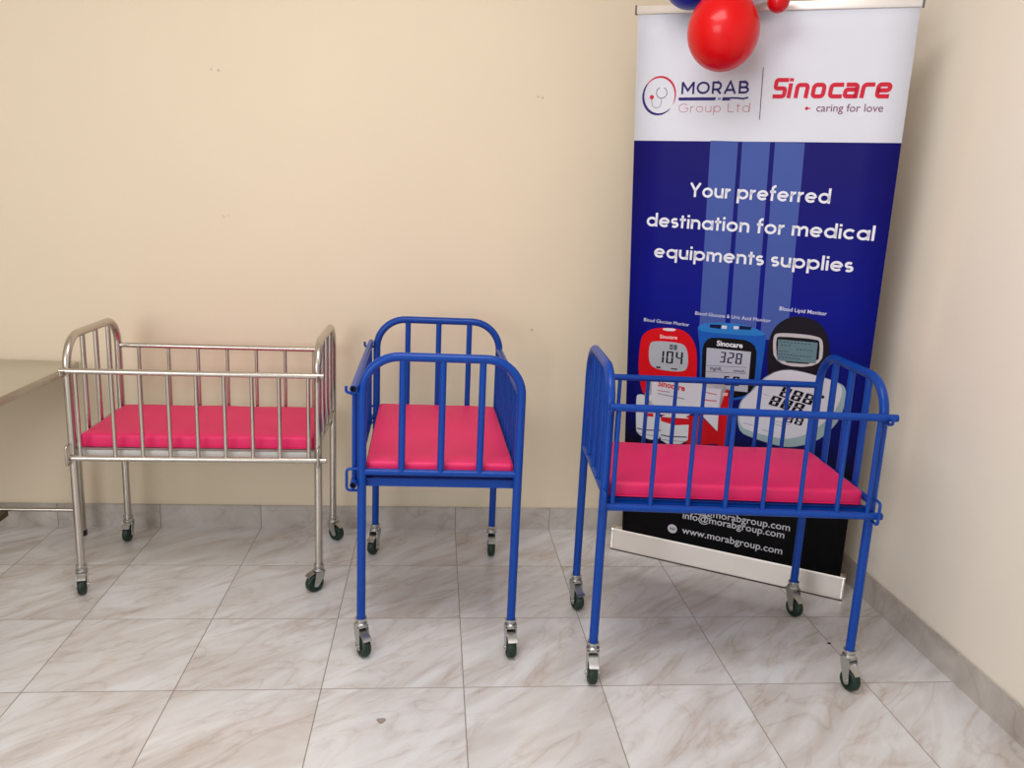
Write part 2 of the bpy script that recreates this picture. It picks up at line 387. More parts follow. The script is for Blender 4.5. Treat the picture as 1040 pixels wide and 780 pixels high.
# ------------------------------------------------------------------ steel table at the left
tx0, tx1, ty0, ty1, tz = -2.55, -1.362, 2.05, 3.245, .685
t = empty('steel_table', ((tx0+tx1)/2, (ty0+ty1)/2, 0), label='plain stainless steel table at the left edge against the back wall', category='table')
def tpart(name, bm, m, parent=t, **k):
    bm.transform(Matrix.Translation((-(tx0+tx1)/2, -(ty0+ty1)/2, 0))); return obj(name, bm, m, parent, **k)
bm = bmesh.new(); box(bm, tx0, tx1, ty0, ty1, tz-.032, tz); bevel(bm, .0025); tpart('table_top', bm, tabletop_m)
for lx in (tx0+.03, tx1-.001):
    for ly in (ty0+.06, 3.172):
        bm = bmesh.new(); tube(bm, [(lx, ly, .02), (lx, ly, tz-.031)], .016, 16); lg = tpart('leg', bm, steel)
        bm = bmesh.new(); tube(bm, [(lx, ly, 0), (lx, ly, .022)], .0175, 16); tpart('foot_cap', bm, darkm, lg)
for ly in (ty0+.06, 3.172):
    bm = bmesh.new(); tube(bm, [(tx0+.03, ly, .105), (tx1-.001, ly, .105)], .008, 12); tpart('stretcher', bm, steel)
bm = bmesh.new(); box(bm, -1.66, -1.635, ty0+.06, 3.172, .078, .1); tpart('stretcher', bm, mat('dark_steel_bar', (92, 74, 44), .35, .7))

# ------------------------------------------------------------------ roll-up banner
A = Vector((.74182, 3.07618, 0)); Bp = Vector((1.50441, 2.62306, 0))
LEAN = .07
e = (Bp-A).normalized(); nf = Vector((e.y, -e.x, 0))      # towards the room
k = (nf*LEAN+Vector((0, 0, 1))).normalized(); back = k.cross(e).normalized()
ban = empty('roll_up_banner', A, 0, label='tall roll-up banner with white logo head and blue body behind the right-hand crib', category='banner')
ban.matrix_world = Matrix(((e.x, back.x, k.x, A.x), (e.y, back.y, k.y, A.y), (e.z, back.z, k.z, 0), (0, 0, 0, 1)))
WB = 0.8870
PW, PB, PR, PN = lin((214, 217, 228)), lin((22, 24, 112)), lin((10, 30, 150)), (.0015, .0015, .0025, 1)

def panelmat():
    m = bpy.data.materials.new('printed_banner_film'); m.use_nodes = True; nt = m.node_tree; b = nt.nodes['Principled BSDF']
    tc = node(nt, 'ShaderNodeTexCoord'); sp = node(nt, 'ShaderNodeSeparateXYZ'); nt.links.new(tc.outputs['Object'], sp.inputs[0])
    v = mathn(nt, 'DIVIDE', sp.outputs[2], 2.1)
    c = ramp(nt, v, [(0, PN), (V1/2.1, PN), (V2/2.1, lin((4, 10, 92))), (.5, lin((3, 14, 130))), ((VS-.08)/2.1, lin((20, 16, 104)))])
    gt = mathn(nt, 'GREATER_THAN', sp.outputs[2], VS)
    c = mixc(nt, gt, c, PW)
    nt.links.new(c, b.inputs['Base Color']); b.inputs['Roughness'].default_value = .5; b.inputs['Specular IOR Level'].default_value = .12
    return m
V1, V2, VS = (0.0566, 0.4633)[1], (0.0494, 0.5915)[1], (0.4691, 1.5960)[1]
TL, TR, BL, BR = (-0.0024, 2.0111), (0.8734, 1.9829), (0.0435, 0.1067), (0.8697, 0.0796)
bm = bmesh.new(); nu, nv = 8, 30
def panel_pt(a, b):
    L_ = Vector(BL).lerp(Vector(TL), b); R_ = Vector(BR).lerp(Vector(TR), b); p = L_.lerp(R_, a)
    return p
vz0, vz1 = .07, 2.0
g = [[None]*(nv+1) for _ in range(nu+1)]
for i in range(nu+1):
    for j in range(nv+1):
        b_ = j/nv; v = .06+(TL[1]-.004-.06)*b_
        fl = (v-BL[1])/(TL[1]-BL[1]); fr_ = (v-BR[1])/(TR[1]-BR[1])
        ul = BL[0]+(TL[0]-BL[0])*fl; ur = BR[0]+(TR[0]-BR[0])*fr_
        g[i][j] = bm.verts.new((ul+(ur-ul)*i/nu, 0, v))
for i in range(nu):
    for j in range(nv): bm.faces.new((g[i][j], g[i+1][j], g[i+1][j+1], g[i][j+1]))
pan = obj('banner_panel', bm, panelmat(), ban, label='printed film, white above and blue fading to black below')
so = pan.modifiers.new('thickness', 'SOLIDIFY'); so.thickness = .0006; so.offset = 1 if False else -1
# top clamp rail
bm = bmesh.new(); tl, tr = (-0.0062, 2.0175), (0.8786, 1.9934)
box(bm, 0, 1, -.006, .006, -.004, .022)
for v in bm.verts:
    x = v.co.x; v.co.x = tl[0]+(tr[0]-tl[0])*x; v.co.z += tl[1]+(tr[1]-tl[1])*x - .004
bevel(bm, .002); tp = obj('top_rail', bm, alu, ban, label='silver clamp rail along the top edge')
bm = bmesh.new(); box(bm, tr[0]-.001, tr[0]+.005, -.0075, .0075, tr[1]-.010, tr[1]+.02); bevel(bm, .001); obj('end_cap', bm, mat('grey_plastic', (90, 88, 90), .5), tp)
bm = bmesh.new(); box(bm, tl[0]-.005, tl[0]+.001, -.0075, .0075, tl[1]-.010, tl[1]+.02); bevel(bm, .001); obj('end_cap', bm, bpy.data.materials['grey_plastic'], tp)
# cassette foot
bm = bmesh.new()
prof = [(-.010, .0), (-.012, .003), (-.0115, .010), (-.003, .084), (-.001, .088), (.004, .090), (.030, .088), (.070, .062), (.090, .02), (.090, .0)]
A_, B_ = [[bm.verts.new((x, py, pz)) for py, pz in prof] for x in (.008, WB-.008)]
bm.faces.new(A_); bm.faces.new(B_)
for i in range(len(prof)): j = (i+1) % len(prof); bm.faces.new((A_[i], A_[j], B_[j], B_[i]))
cas = obj('base_cassette', bm, alu, ban, smooth=False, label='brushed aluminium foot housing')
for x0 in (-.001, WB-.009):
    bm = bmesh.new(); q = [(-.0015+py*1.03, pz*1.02) for py, pz in prof]
    A_, B_ = [[bm.verts.new((x, py, pz)) for py, pz in q] for x in (x0, x0+.010)]
    bm.faces.new(A_); bm.faces.new(B_)
    for i in range(len(q)): j = (i+1) % len(q); bm.faces.new((A_[i], A_[j], B_[j], B_[i]))
    bevel(bm, .001, 1)
    obj('end_cap', bm, mat('chrome_cap', (235, 232, 228), .18, 1), cas, label='bright chromed end cap')
bm = bmesh.new(); box(bm, .0, WB, -.0150, -.0105, 0, .0045); obj('base_edge', bm, mat('dark_edge', (70, 55, 45), .6), cas)
bm = bmesh.new(); tube(bm, [(WB/2, .022, .085), (WB/2, .014, 2.0)], .007, 12); obj('support_pole', bm, alu, ban)
# keep the foot on the floor although the film leans
for o_ in (cas,): pass

# ---- printing on the film
_pm = {}
def ink(c, rough=.42):
    if c not in _pm: _pm[c] = mat('ink_%d_%d_%d' % c, c, rough); _pm[c].node_tree.nodes['Principled BSDF'].inputs['Specular IOR Level'].default_value = .12
    return _pm[c]
class Print:
    def __init__(s, name, label=None): s.bm = bmesh.new(); s.m = []; s.name = name; s.n = 0; s.label = label
    def mi(s, c):
        if c not in s.m: s.m.append(c)
        return s.m.index(c)
    def poly(s, pts, c, lay):
        y = -.0004-.0002*lay
        vs = [s.bm.verts.new((p[0], y, p[1])) for p in pts]
        f = s.bm.faces.new(vs); f.material_index = s.mi(c)
        if len(vs) > 4: bmesh.ops.triangulate(s.bm, faces=[f])
    def stroke(s, pts, wd, c, lay, closed=False):
        P = [Vector(p[:2]) for p in pts]; n = len(P); Lf, Rt = [], []
        for i, p in enumerate(P):
            a = P[i-1] if (i or closed) else None; b = P[(i+1) % n] if (i < n-1 or closed) else None
            d1 = (p-a).normalized() if a is not None else None; d2 = (b-p).normalized() if b is not None else None
            d = (d1+d2).normalized() if d1 is not None and d2 is not None else (d1 if d1 is not None else d2)
            nn = Vector((-d.y, d.x)); sc = 1
            if d1 is not None and d2 is not None: sc = 1/max(.5, nn.dot(Vector((-d1.y, d1.x))))
            ww = wd[i] if isinstance(wd, (list, tuple)) else wd
            Lf.append(p+nn*ww/2*sc); Rt.append(p-nn*ww/2*sc)
        for i in range(n if closed else n-1):
            j = (i+1) % n; s.poly([Lf[i], Lf[j], Rt[j], Rt[i]], c, lay)
    def blob(s, pts, c, lay, it=2):
        P = [Vector(p[:2]) for p in pts]
        for _ in range(it):
            P = [q for i in range(len(P)) for q in (P[i].lerp(P[(i+1) % len(P)], .25), P[i].lerp(P[(i+1) % len(P)], .75))]
        s.poly(P, c, lay)
    def disc(s, c0, r, c, lay, ry=None): s.poly([(c0[0]+r*cos(a*pi/12), c0[1]+(ry or r)*sin(a*pi/12)) for a in range(24)], c, lay)
    def text(s, body, pl, pr, c, lay, hscale=1.0, bold=0.0, shear=0.0):
        cu = bpy.data.curves.new('t', 'FONT'); cu.body = body; cu.size = 1; cu.offset = bold; cu.shear = shear
        cu.resolution_u = 4
        to = bpy.data.objects.new('t', cu); COL.objects.link(to)
        dg = bpy.context.evaluated_depsgraph_get(); me = bpy.data.meshes.new_from_object(to.evaluated_get(dg))
        xs = [v.co.x for v in me.vertices]; x0, x1 = min(xs), max(xs)
        pl, pr = Vector(pl[:2]), Vector(pr[:2]); d = pr-pl; sc = d.length/(x1-x0); d.normalize(); n_ = Vector((-d.y, d.x))
        y = -.0004-.0002*lay; vm = [s.bm.verts.new(((pl+d*(v.co.x-x0)*sc+n_*v.co.y*sc*hscale).x, y, (pl+d*(v.co.x-x0)*sc+n_*v.co.y*sc*hscale).y)) for v in me.vertices]
        for p in me.polygons:
            try: s.bm.faces.new([vm[i] for i in p.vertices]).material_index = s.mi(c)
            except ValueError: pass
        bpy.data.objects.remove(to); bpy.data.meshes.remove(me); bpy.data.curves.remove(cu)
    def glyphs(s, body, pl, pr, xh, c, lay, wt=.2, track=.16, only=None):
        """round geometric lettering drawn with strokes; xh = x-height, wt = stroke weight as a share of it"""
        H = wt/2
        def A_(cx, cy, rx, ry, a0, a1, n=18): return [(cx+rx*cos(radians(a0+(a1-a0)*i/n)), cy+ry*sin(radians(a0+(a1-a0)*i/n))) for i in range(n+1)]
        R_ = .5-H; AS, CP, DS = 1.45, 1.42, -.42
        def arch(x0, wd_, top=True):
            r = (wd_-wt)/2
            return A_(x0+r, 1-H-r, r, r, 180, 0, 12)+[(x0+2*r, 0)]
        def g(ch):
            if ch == 'o': return 1, [A_(.5, .5, R_, R_, 0, 360, 28)]
            if ch == 'a': return 1.02, [A_(.5, .5, R_, R_, 0, 360, 28), [(1-H+.02, 0), (1-H+.02, 1)]]
            if ch == 'd': return 1.02, [A_(.5, .5, R_, R_, 0, 360, 28), [(1-H+.02, 0), (1-H+.02, AS)]]
            if ch == 'q': return 1.02, [A_(.5, .5, R_, R_, 0, 360, 28), [(1-H+.02, DS), (1-H+.02, 1)]]
            if ch == 'p': return 1.02, [A_(.52, .5, R_, R_, 0, 360, 28), [(H, DS), (H, 1)]]
            if ch == 'g': return 1.02, [A_(.5, .5, R_, R_, 0, 360, 28), [(1-H+.02, 1), (1-H+.02, -.05)]+A_(.52, -.05, R_, .33, 0, -150, 10)]
            if ch == 'e': return 1, [[(H, .5), (1-H, .5)], A_(.5, .5, R_, R_, 0, 318, 26)]
            if ch == 'c': return .92, [A_(.5, .5, R_, R_, 42, 318, 24)]
            if ch == 'n': return .86, [[(H, 0), (H, 1)], arch(H, .86)]
            if ch == 'm': return 1.34, [[(H, 0), (H, 1)], arch(H, .72), arch(.62+H, .72)]
            if ch == 'u': return .86, [[(.86-H, 0), (.86-H, 1)], [(.86-x, 1-y) for x, y in arch(H, .86)]]
            if ch == 'r': return .52, [[(H, 0), (H, 1)], A_(.48, .48, .48-H, .52-H, 175, 88, 8)]
            if ch == 'i': return wt, [[(H, 0), (H, 1)], [(H, 1.18), (H, 1.18+wt*1.05)]]
            if ch == 'l': return wt, [[(H, 0), (H, AS)]]
            if ch == 't': return .54, [[(.24, 0), (.24, 1.32)], [(0, 1-H), (.54, 1-H)]]
            if ch == 'f': return .54, [[(.22, 0), (.22, 1.15)]+A_(.22+.26, 1.15, .26, .27, 172, 85, 7), [(0, 1-H), (.52, 1-H)]]
            if ch == 's': return .66, [A_(.33, 1-H-.2, .27-H*.3, .2+.01, 40, 235, 12)+A_(.33, H+.21, .28-H*.3, .21, 55, -140, 12)]
            if ch == 'Y': return 1.1, [[(H, CP), (.55, .66), (.55, 0)], [(1.1-H, CP), (.55, .66)]]
            if ch == 'M': return 1.5, [[(H, 0), (H, CP)], [(H, CP-.06), (.75, .42), (1.5-H, CP-.06)], [(1.5-H, CP), (1.5-H, 0)]]
            if ch == 'O': return 1.5, [A_(.75, CP/2, .75-H, CP/2-H, 0, 360, 32)]
            if ch == 'A': return 1.4, [[(H, 0), (.7, CP-.05), (1.4-H, 0)], [(.3, .42), (1.1, .42)]]
            if ch == 'R': return 1.08, [[(H, 0), (H, CP)], [(H, CP-H), (.6, CP-H)]+A_(.6, CP-H-.4, .38, .4, 90, -90, 10)+[(H, CP-H-.8)], [(.6, CP-H-.8), (1.0, 0)]]
            if ch == 'B': return 1.12, [[(H, 0), (H, CP)], [(H, CP-H), (.6, CP-H)]+A_(.6, CP-H-.3, .32, .3, 90, -90, 10)+[(H, CP-H-.6)], [(.62, CP-H-.6)]+A_(.64, (CP-.6)/2, .38, (CP-.6)/2-H, 90, -90, 10)+[(H, H)]]
            if ch == 'G': return 1.4, [A_(.72, CP/2, .72-H, CP/2-H, 42, 330, 28)+[(1.4-H, CP*.48), (.82, CP*.48)]]
            if ch == 'L': return .86, [[(H, CP), (H, H), (.86, H)]]
            return .36, []
        tot = 0; lay_ = []; word = 0
        for ch in body:
            w_, ps = g(ch); word += ch == ' '
            if only is None or only == word: lay_.append((tot, ps))
            tot += w_+track
        tot -= track
        pl, pr = Vector(pl[:2]), Vector(pr[:2]); d = pr-pl; sx = d.length/tot; d.normalize(); n_ = Vector((-d.y, d.x))
        for x0, ps in lay_:
            for path in ps:
                s.stroke([pl+d*(x0+x)*sx+n_*y*xh for x, y in path], wt*(sx+xh)/2, c, lay)
    def seg7(s, txt, O, X, Y, c, lay, th=.16, gap=.25):
        O, X, Y = Vector(O[:2]), Vector(X[:2]), Vector(Y[:2]); X = X-O; Y = Y-O
        n = len(txt); cw = 1/(n-gap*1.0/(1) * 0 + 0) if n else 1
        SEG = {'0': 'abcdef', '1': 'bc', '2': 'abged', '3': 'abgcd', '4': 'fgbc', '5': 'afgcd', '6': 'afgedc', '8': 'abcdefg', '9': 'abcdfg'}
        for k_, ch in enumerate(txt):
            x0 = k_*cw; x1 = x0+cw*(1-gap); w_ = th/n; h_ = th*.55
            def q(a0, b0, a1, b1): s.poly([O+X*a+Y*b for a, b in ((a0, b0), (a1, b0), (a1, b1), (a0, b1))], c, lay)
            g_ = .018
            for sg in SEG.get(ch, ''):
                if sg == 'a': q(x0+w_*.6, 1-h_, x1-w_*.6, 1)
                if sg == 'd': q(x0+w_*.6, 0, x1-w_*.6, h_)
                if sg == 'g': q(x0+w_*.8, .5-h_/2, x1-w_*.8, .5+h_/2)
                if sg == 'f': q(x0, .5+g_, x0+w_, 1-g_)
                if sg == 'b': q(x1-w_, .5+g_, x1, 1-g_)
                if sg == 'e': q(x0, g_, x0+w_, .5-g_)
                if sg == 'c': q(x1-w_, g_, x1, .5-g_)
    def done(s, parent=pan):
        o = obj(s.name, s.bm, [ink(c) for c in s.m], parent, smooth=False)
        # every face towards the room
        me = o.data
        for p in me.polygons:
            if p.normal.y > 0: p.flip()
        if s.label: o['label'] = s.label
        return o

# light stripes
p = Print('light_stripe_print', 'three pale blue vertical stripes')
for a, b, c, d in (((0.2787, 1.5981), (0.3715, 1.5964), (0.3828, 0.9137), (0.2912, 0.9034)), ((0.3855, 1.5962), (0.4765, 1.5948), (0.4904, 0.9257), (0.4001, 0.9156)), ((0.4920, 1.5947), (0.5862, 1.5928), (0.5979, 0.9378), (0.5072, 0.9276))):
    p.poly([a, b, c, d], (66, 86, 158), 0)
p.done()
# headline
for body, a, b in (('Your preferred', (0.2184, 1.4092), (0.6845, 1.4035)), ('destination for medical', (0.0709, 1.3005), (0.8316, 1.2915)), ('equipments supplies', (0.1054, 1.1903), (0.7800, 1.1854))):
    for wi in range(len(body.split())):
        p = Print('headline_lettering', 'white word of the headline')
        p.glyphs(body, a, b, .0335, (226, 228, 238), 2, .225, .12, wi)
        p.done()
# company logo
p = Print('company_logo', 'round stethoscope logo with dark blue and red lettering')
NV, RD = (46, 38, 110), (196, 40, 66)
cx_, cy_ = (0.0892, 1.7453); r_ = abs((0.1455, 1.7445)[0]-(0.0319, 1.7460)[0])/2; ry_ = abs((0.0852, 1.8061)[1]-(0.0932, 1.6837)[1])/2
def arc(a0, a1, w0, w1, n=28, rr=1.0):
    pts = []; ws = []
    for i in range(n+1):
        a = radians(a0+(a1-a0)*i/n); pts.append((cx_+r_*rr*cos(a), cy_+ry_*rr*sin(a))); ws.append(w0+(w1-w0)*sin(pi*i/n)**.7)
    return pts, ws
pts, ws = arc(125, 318, .001, .0085); p.stroke(pts, ws, NV, 1)
pts, ws = arc(-28, 145, .001, .007); p.stroke(pts, ws, RD, 2)
p.disc((0.0632, 1.7407), .0075, RD, 2)
st = [(0.0904, 1.7725), (0.0809, 1.7647), (0.0782, 1.7526), (0.0846, 1.7413), (0.0972, 1.7363), (0.1108, 1.7410), (0.1173, 1.7529), (0.1135, 1.7649), (0.1048, 1.7715)]
p.stroke(st, .0022, (92, 86, 104), 2)
st = [(0.0972, 1.7363), (0.0987, 1.7202), (0.0933, 1.7089), (0.0804, 1.7049), (0.0676, 1.7123), (0.0631, 1.7278), (0.0634, 1.7367)]
p.stroke(st, .0016, (110, 104, 120), 2)
p.glyphs('MORAB', (0.1657, 1.7490), (0.3918, 1.7483), (0.1629, 1.7887)[1]/1.42-(0.1657, 1.7490)[1]/1.42, NV, 2, .24, .24)
p.glyphs('Group Ltd', (0.1605, 1.6899), (0.4004, 1.6902), (0.1585, 1.7188)[1]/1.42-(0.1605, 1.6899)[1]/1.42, (196, 132, 148), 2, .1, .3)
p.poly([(0.1579, 1.7388), (0.2865, 1.7380), (0.2832, 1.7279), (0.1586, 1.7288)], NV, 2)
p.poly([(0.3079, 1.7377), (0.3324, 1.7374), (0.3333, 1.7273), (0.3063, 1.7272)], NV, 2)
p.poly([(0.2932, 1.7364), (0.3031, 1.7362), (0.3012, 1.7292), (0.2905, 1.7294)], (130, 130, 180), 2)
p.stroke([(0.3326, 1.7351), (0.3561, 1.7348), (0.3765, 1.7323), (0.3922, 1.7359)], .0055, NV, 2)
p.done()
p = Print('divider_line'); p.stroke([(0.4318, 1.8280), (0.4350, 1.6661)], .0025, (70, 66, 80), 2); p.done()
# brand logo, squared letters drawn with strokes
p = Print('brand_logo', 'red squared brand lettering')
RB = (200, 34, 58)
o0, o1 = Vector((0.4679, 1.7327)), Vector((0.8243, 1.7286)); xh = ((0.6403, 1.7764)[1]-(0.6455, 1.7307)[1]); uw = (o1.x-o0.x)/8.05
def G(gx, gy): return (o0.x+gx*uw+gy*xh*.10, o0.y+(o1.y-o0.y)*gx/8.05+gy*xh)
SW = xh*.28
def gl(pts, x, r=.16, w_=SW, closed=False):
    P = [Vector((q[0], q[1], 0)) for q in pts]
    if closed:
        mid = (P[0]+P[1])/2; P = [mid]+P[1:]+[P[0], mid]
    if len(P) > 2: P = bend(P, r, 4)
    p.stroke([G(x+q.x, q.y) for q in P], w_, RB, 2)
e_ = .12
gl([(.02, e_), (.82, e_), (.82, .66), (.12, .66), (.12, 1.22), (.98, 1.22)], 0, .14)
gl([(.12, 0), (.12, 1.0)], 1.05); gl([(.12, 1.12), (.12, 1.34)], 1.05)
gl([(.12, 0), (.12, 1-e_), (.82, 1-e_), (.82, 0)], 1.55, .18)
gl([(.12, e_), (.82, e_), (.82, 1-e_), (.12, 1-e_)], 2.70, .2, closed=True)
gl([(.94, e_), (.12, e_), (.12, 1-e_), (.94, 1-e_)], 3.88, .2)
gl([(.1, 1-e_), (.86, 1-e_), (.86, 0)], 4.88, .2); gl([(.86, e_), (.12, e_), (.12, .56), (.86, .56)], 4.88, .14)
gl([(.12, 0), (.12, 1-e_), (.84, 1-e_)], 6.02, .22)
gl([(.94, e_), (.14, e_), (.14, 1-e_), (.88, 1-e_), (.88, .50), (.14, .50)], 6.98, .18)
p.text('caring for love', (0.6100, 1.6904), (0.8072, 1.6885), (128, 76, 104), 2, 1.0, .004)
p.disc((0.5801, 1.7003), .0052, (196, 30, 60), 2); p.stroke([(0.5846, 1.7003), (0.5927, 1.7002)], .003, (196, 30, 60), 3)
p.done()
# captions
p = Print('caption_lettering', 'tiny white caption above a meter'); p.text('Blood Glucose Monitor', (0.0827, 0.9515), (0.2534, 0.9488), (214, 218, 236), 2, 1.0, .0); p.done()
p = Print('caption_lettering', 'tiny white caption above a meter'); p.text('Blood Glucose & Uric Acid Monitor', (0.2716, 0.9943), (0.5362, 0.9924), (214, 218, 236), 2, 1.0, .0); p.done()
p = Print('caption_lettering', 'tiny white caption above a meter'); p.text('Blood Lipid Monitor', (0.5614, 1.0384), (0.7161, 1.0346), (220, 224, 240), 2, 1.0, .004)
p.done()
# red meter
LCD, DK = (168, 174, 184), (18, 18, 24)
p = Print('red_glucose_meter_picture')
p.blob([(0.0835, 0.9034), (0.1193, 0.9294), (0.2055, 0.9385), (0.2524, 0.9250), (0.2830, 0.8822), (0.2927, 0.8234), (0.2938, 0.7664), (0.2938, 0.6813), (0.1021, 0.6535), (0.0811, 0.7138), (0.0716, 0.7683), (0.0721, 0.8305), (0.0747, 0.8786)], (206, 12, 26), 1)
p.blob([(0.1528, 0.9329), (0.2070, 0.9360), (0.2032, 0.9250), (0.1601, 0.9230)], (216, 214, 220), 2)
p.blob([(0.1082, 0.8688), (0.1292, 0.8814), (0.2291, 0.8853), (0.2536, 0.8655), (0.2618, 0.7994), (0.2438, 0.7734), (0.1361, 0.7724), (0.1099, 0.7973)], LCD, 2)
p.seg7('104', (0.1412, 0.7992), (0.2469, 0.8043), (0.1416, 0.8456), DK, 3, .2)
p.seg7('08', (0.1874, 0.8550), (0.2180, 0.8559), (0.1875, 0.8739), (50, 52, 62), 3, .3)
p.poly([(0.1388, 0.7838), (0.1571, 0.7847), (0.1576, 0.7779), (0.1426, 0.7781)], DK, 3); p.poly([(0.1950, 0.7841), (0.2217, 0.7855), (0.2207, 0.7806), (0.1979, 0.7804)], DK, 3)
p.text('Sinocare', (0.1473, 0.8935), (0.2125, 0.8961), (240, 190, 195), 2, 1, .03)
p.done()
# blue meter
p = Print('blue_uric_acid_meter_picture')
p.blob([(0.2849, 0.9580), (0.3387, 0.9720), (0.4444, 0.9765), (0.5226, 0.9543), (0.5274, 0.9231), (0.5228, 0.8261), (0.5187, 0.7073), (0.3171, 0.6778), (0.3025, 0.7979), (0.3012, 0.8644), (0.2854, 0.9352)], (24, 86, 176), 1)
p.blob([(0.2873, 0.9602), (0.3386, 0.9733), (0.4443, 0.9778), (0.5224, 0.9555), (0.5219, 0.9428), (0.4234, 0.9358), (0.3099, 0.9345), (0.2890, 0.9388)], (40, 116, 190), 2)
p.poly([(0.3267, 0.9643), (0.3707, 0.9669), (0.3657, 0.9515), (0.3289, 0.9528)], (8, 12, 60), 3); p.poly([(0.4327, 0.9702), (0.4757, 0.9696), (0.4706, 0.9589), (0.4308, 0.9572)], (8, 12, 60), 3)
p.poly([(0.3696, 0.9649), (0.3884, 0.9655), (0.3881, 0.9539), (0.3706, 0.9534)], (200, 206, 220), 4); p.poly([(0.4119, 0.9667), (0.4305, 0.9674), (0.4301, 0.9571), (0.4130, 0.9553)], (200, 206, 220), 4)
p.blob([(0.3065, 0.9125), (0.3871, 0.9215), (0.4974, 0.9197), (0.5028, 0.8235), (0.4997, 0.7112), (0.3166, 0.6846), (0.3109, 0.7989)], (10, 10, 14), 2)
p.poly([(0.3234, 0.8776), (0.4803, 0.8804), (0.4816, 0.7312), (0.3289, 0.7272)], (174, 178, 192), 3)
p.seg7('328', (0.3709, 0.8292), (0.4576, 0.8308), (0.3726, 0.8689), (34, 36, 52), 4, .2)
p.seg7('59', (0.3945, 0.7457), (0.4574, 0.7504), (0.3947, 0.7805), DK, 4, .26)
p.stroke([(0.3274, 0.8117), (0.4708, 0.8220)], .0014, (70, 74, 90), 4); p.stroke([(0.3279, 0.7891), (0.4705, 0.7984)], .0014, (70, 74, 90), 4)
p.text('mmol/L', (0.4259, 0.8005), (0.4677, 0.8020), (60, 62, 78), 4, 1, .02); p.text('mg/dL', (0.3414, 0.7975), (0.3849, 0.7991), (60, 62, 78), 4, 1, .02)
p.text('Sinocare', (0.3582, 0.8895), (0.4497, 0.8910), (226, 228, 236), 3, 1, .03)
p.done()
# black lipid meter
p = Print('black_lipid_meter_picture')
p.blob([(0.5416, 0.8334), (0.5340, 0.8951), (0.5428, 0.9668), (0.5837, 1.0129), (0.6390, 1.0270), (0.7008, 1.0093), (0.7348, 0.9531), (0.7441, 0.8852), (0.7396, 0.8059), (0.5485, 0.7800)], (22, 18, 28), 1)
p.blob([(0.5475, 0.9454), (0.5684, 0.9608), (0.6940, 0.9632), (0.7183, 0.9444), (0.7191, 0.8524), (0.5636, 0.8415)], (186, 180, 186), 2, 2)
p.blob([(0.5596, 0.9405), (0.5738, 0.9474), (0.6954, 0.9505), (0.7062, 0.9396), (0.7085, 0.8616), (0.5715, 0.8550)], (14, 14, 20), 3, 1)
p.poly([(0.5683, 0.9362), (0.6983, 0.9387), (0.6999, 0.8658), (0.5709, 0.8603)], (96, 122, 132), 4)
for i, (a, b, n_) in enumerate(((650, 780, 9), (655, 700, 3), (720, 790, 5), (648, 690, 4), (645, 785, 11), (650, 740, 7))):
    yy = 190+i*12.5
    for j in range(n_):
        xa = a+(b-a)*j/n_; du = (b-a)/n_*.55
        O_ = Vector((0.5683, 0.9362)); U_ = (Vector((0.6983, 0.9387))-O_)/160; W_ = (Vector((0.5709, 0.8603))-O_)/86
        q_ = [O_+U_*(xa-642+dx)+W_*(yy-183+dy) for dx, dy in ((0, 0), (du, 0), (du, 3.5), (0, 3.5))]
        p.poly(q_, (46, 62, 70), 5)
p.text('PalmCheck', (0.6059, 0.9562), (0.6505, 0.9567), (60, 58, 64), 4, 1, 0) if False else None
p.done()
# white analyser
p = Print('white_analyser_picture')
p.blob([(0.4520, 0.6832), (0.4846, 0.7298), (0.5427, 0.8046), (0.5857, 0.8300), (0.6429, 0.8374), (0.7828, 0.8100), (0.8090, 0.7891), (0.8099, 0.7275), (0.7926, 0.6577), (0.7359, 0.5846), (0.6564, 0.5495), (0.6057, 0.5463), (0.5176, 0.5615), (0.4596, 0.5785)], (150, 172, 180), 1, 2)
p.blob([(0.4587, 0.6879), (0.4883, 0.7276), (0.5448, 0.8013), (0.5859, 0.8274), (0.6432, 0.8339), (0.7733, 0.8105), (0.7971, 0.7892), (0.7917, 0.7337), (0.7664, 0.6761), (0.7082, 0.6121), (0.6449, 0.5793), (0.6027, 0.5759), (0.5155, 0.5839), (0.4612, 0.5997)], (206, 206, 218), 2, 2)
p.seg7('888', (0.5896, 0.7329), (0.7078, 0.7131), (0.6035, 0.7694), (16, 16, 24), 4, .27, .2)
p.seg7('888', (0.5566, 0.6969), (0.6763, 0.6775), (0.5719, 0.7322), (16, 16, 24), 4, .27, .2)
p.seg7('88', (0.6182, 0.6417), (0.6843, 0.6339), (0.6255, 0.6687), (16, 16, 24), 4, .24, .22)
p.disc((0.7354, 0.7503), .006, (30, 32, 44), 4)
for a, b in (((582,400), (602,412)), ((700,370), (715,373)), ((615,505), (690,525)), ((620,520), (665,532)), ((500,520), (540,530)), ((580,545), (620,556)), ((760,395), (778,398)), ((560,500), (566,503))):
    pass
for a, b in (((0.5378, 0.7328), (0.5570, 0.7282)), ((0.5708, 0.6398), (0.6394, 0.6322)), ((0.5788, 0.6280), (0.6218, 0.6229)), ((0.4777, 0.6137), (0.5131, 0.6100)), ((0.5454, 0.5992), (0.5855, 0.5946)), ((0.6810, 0.7569), (0.7007, 0.7561))):
    p.stroke([a, b], .002, (140, 130, 150), 4)
p.done()
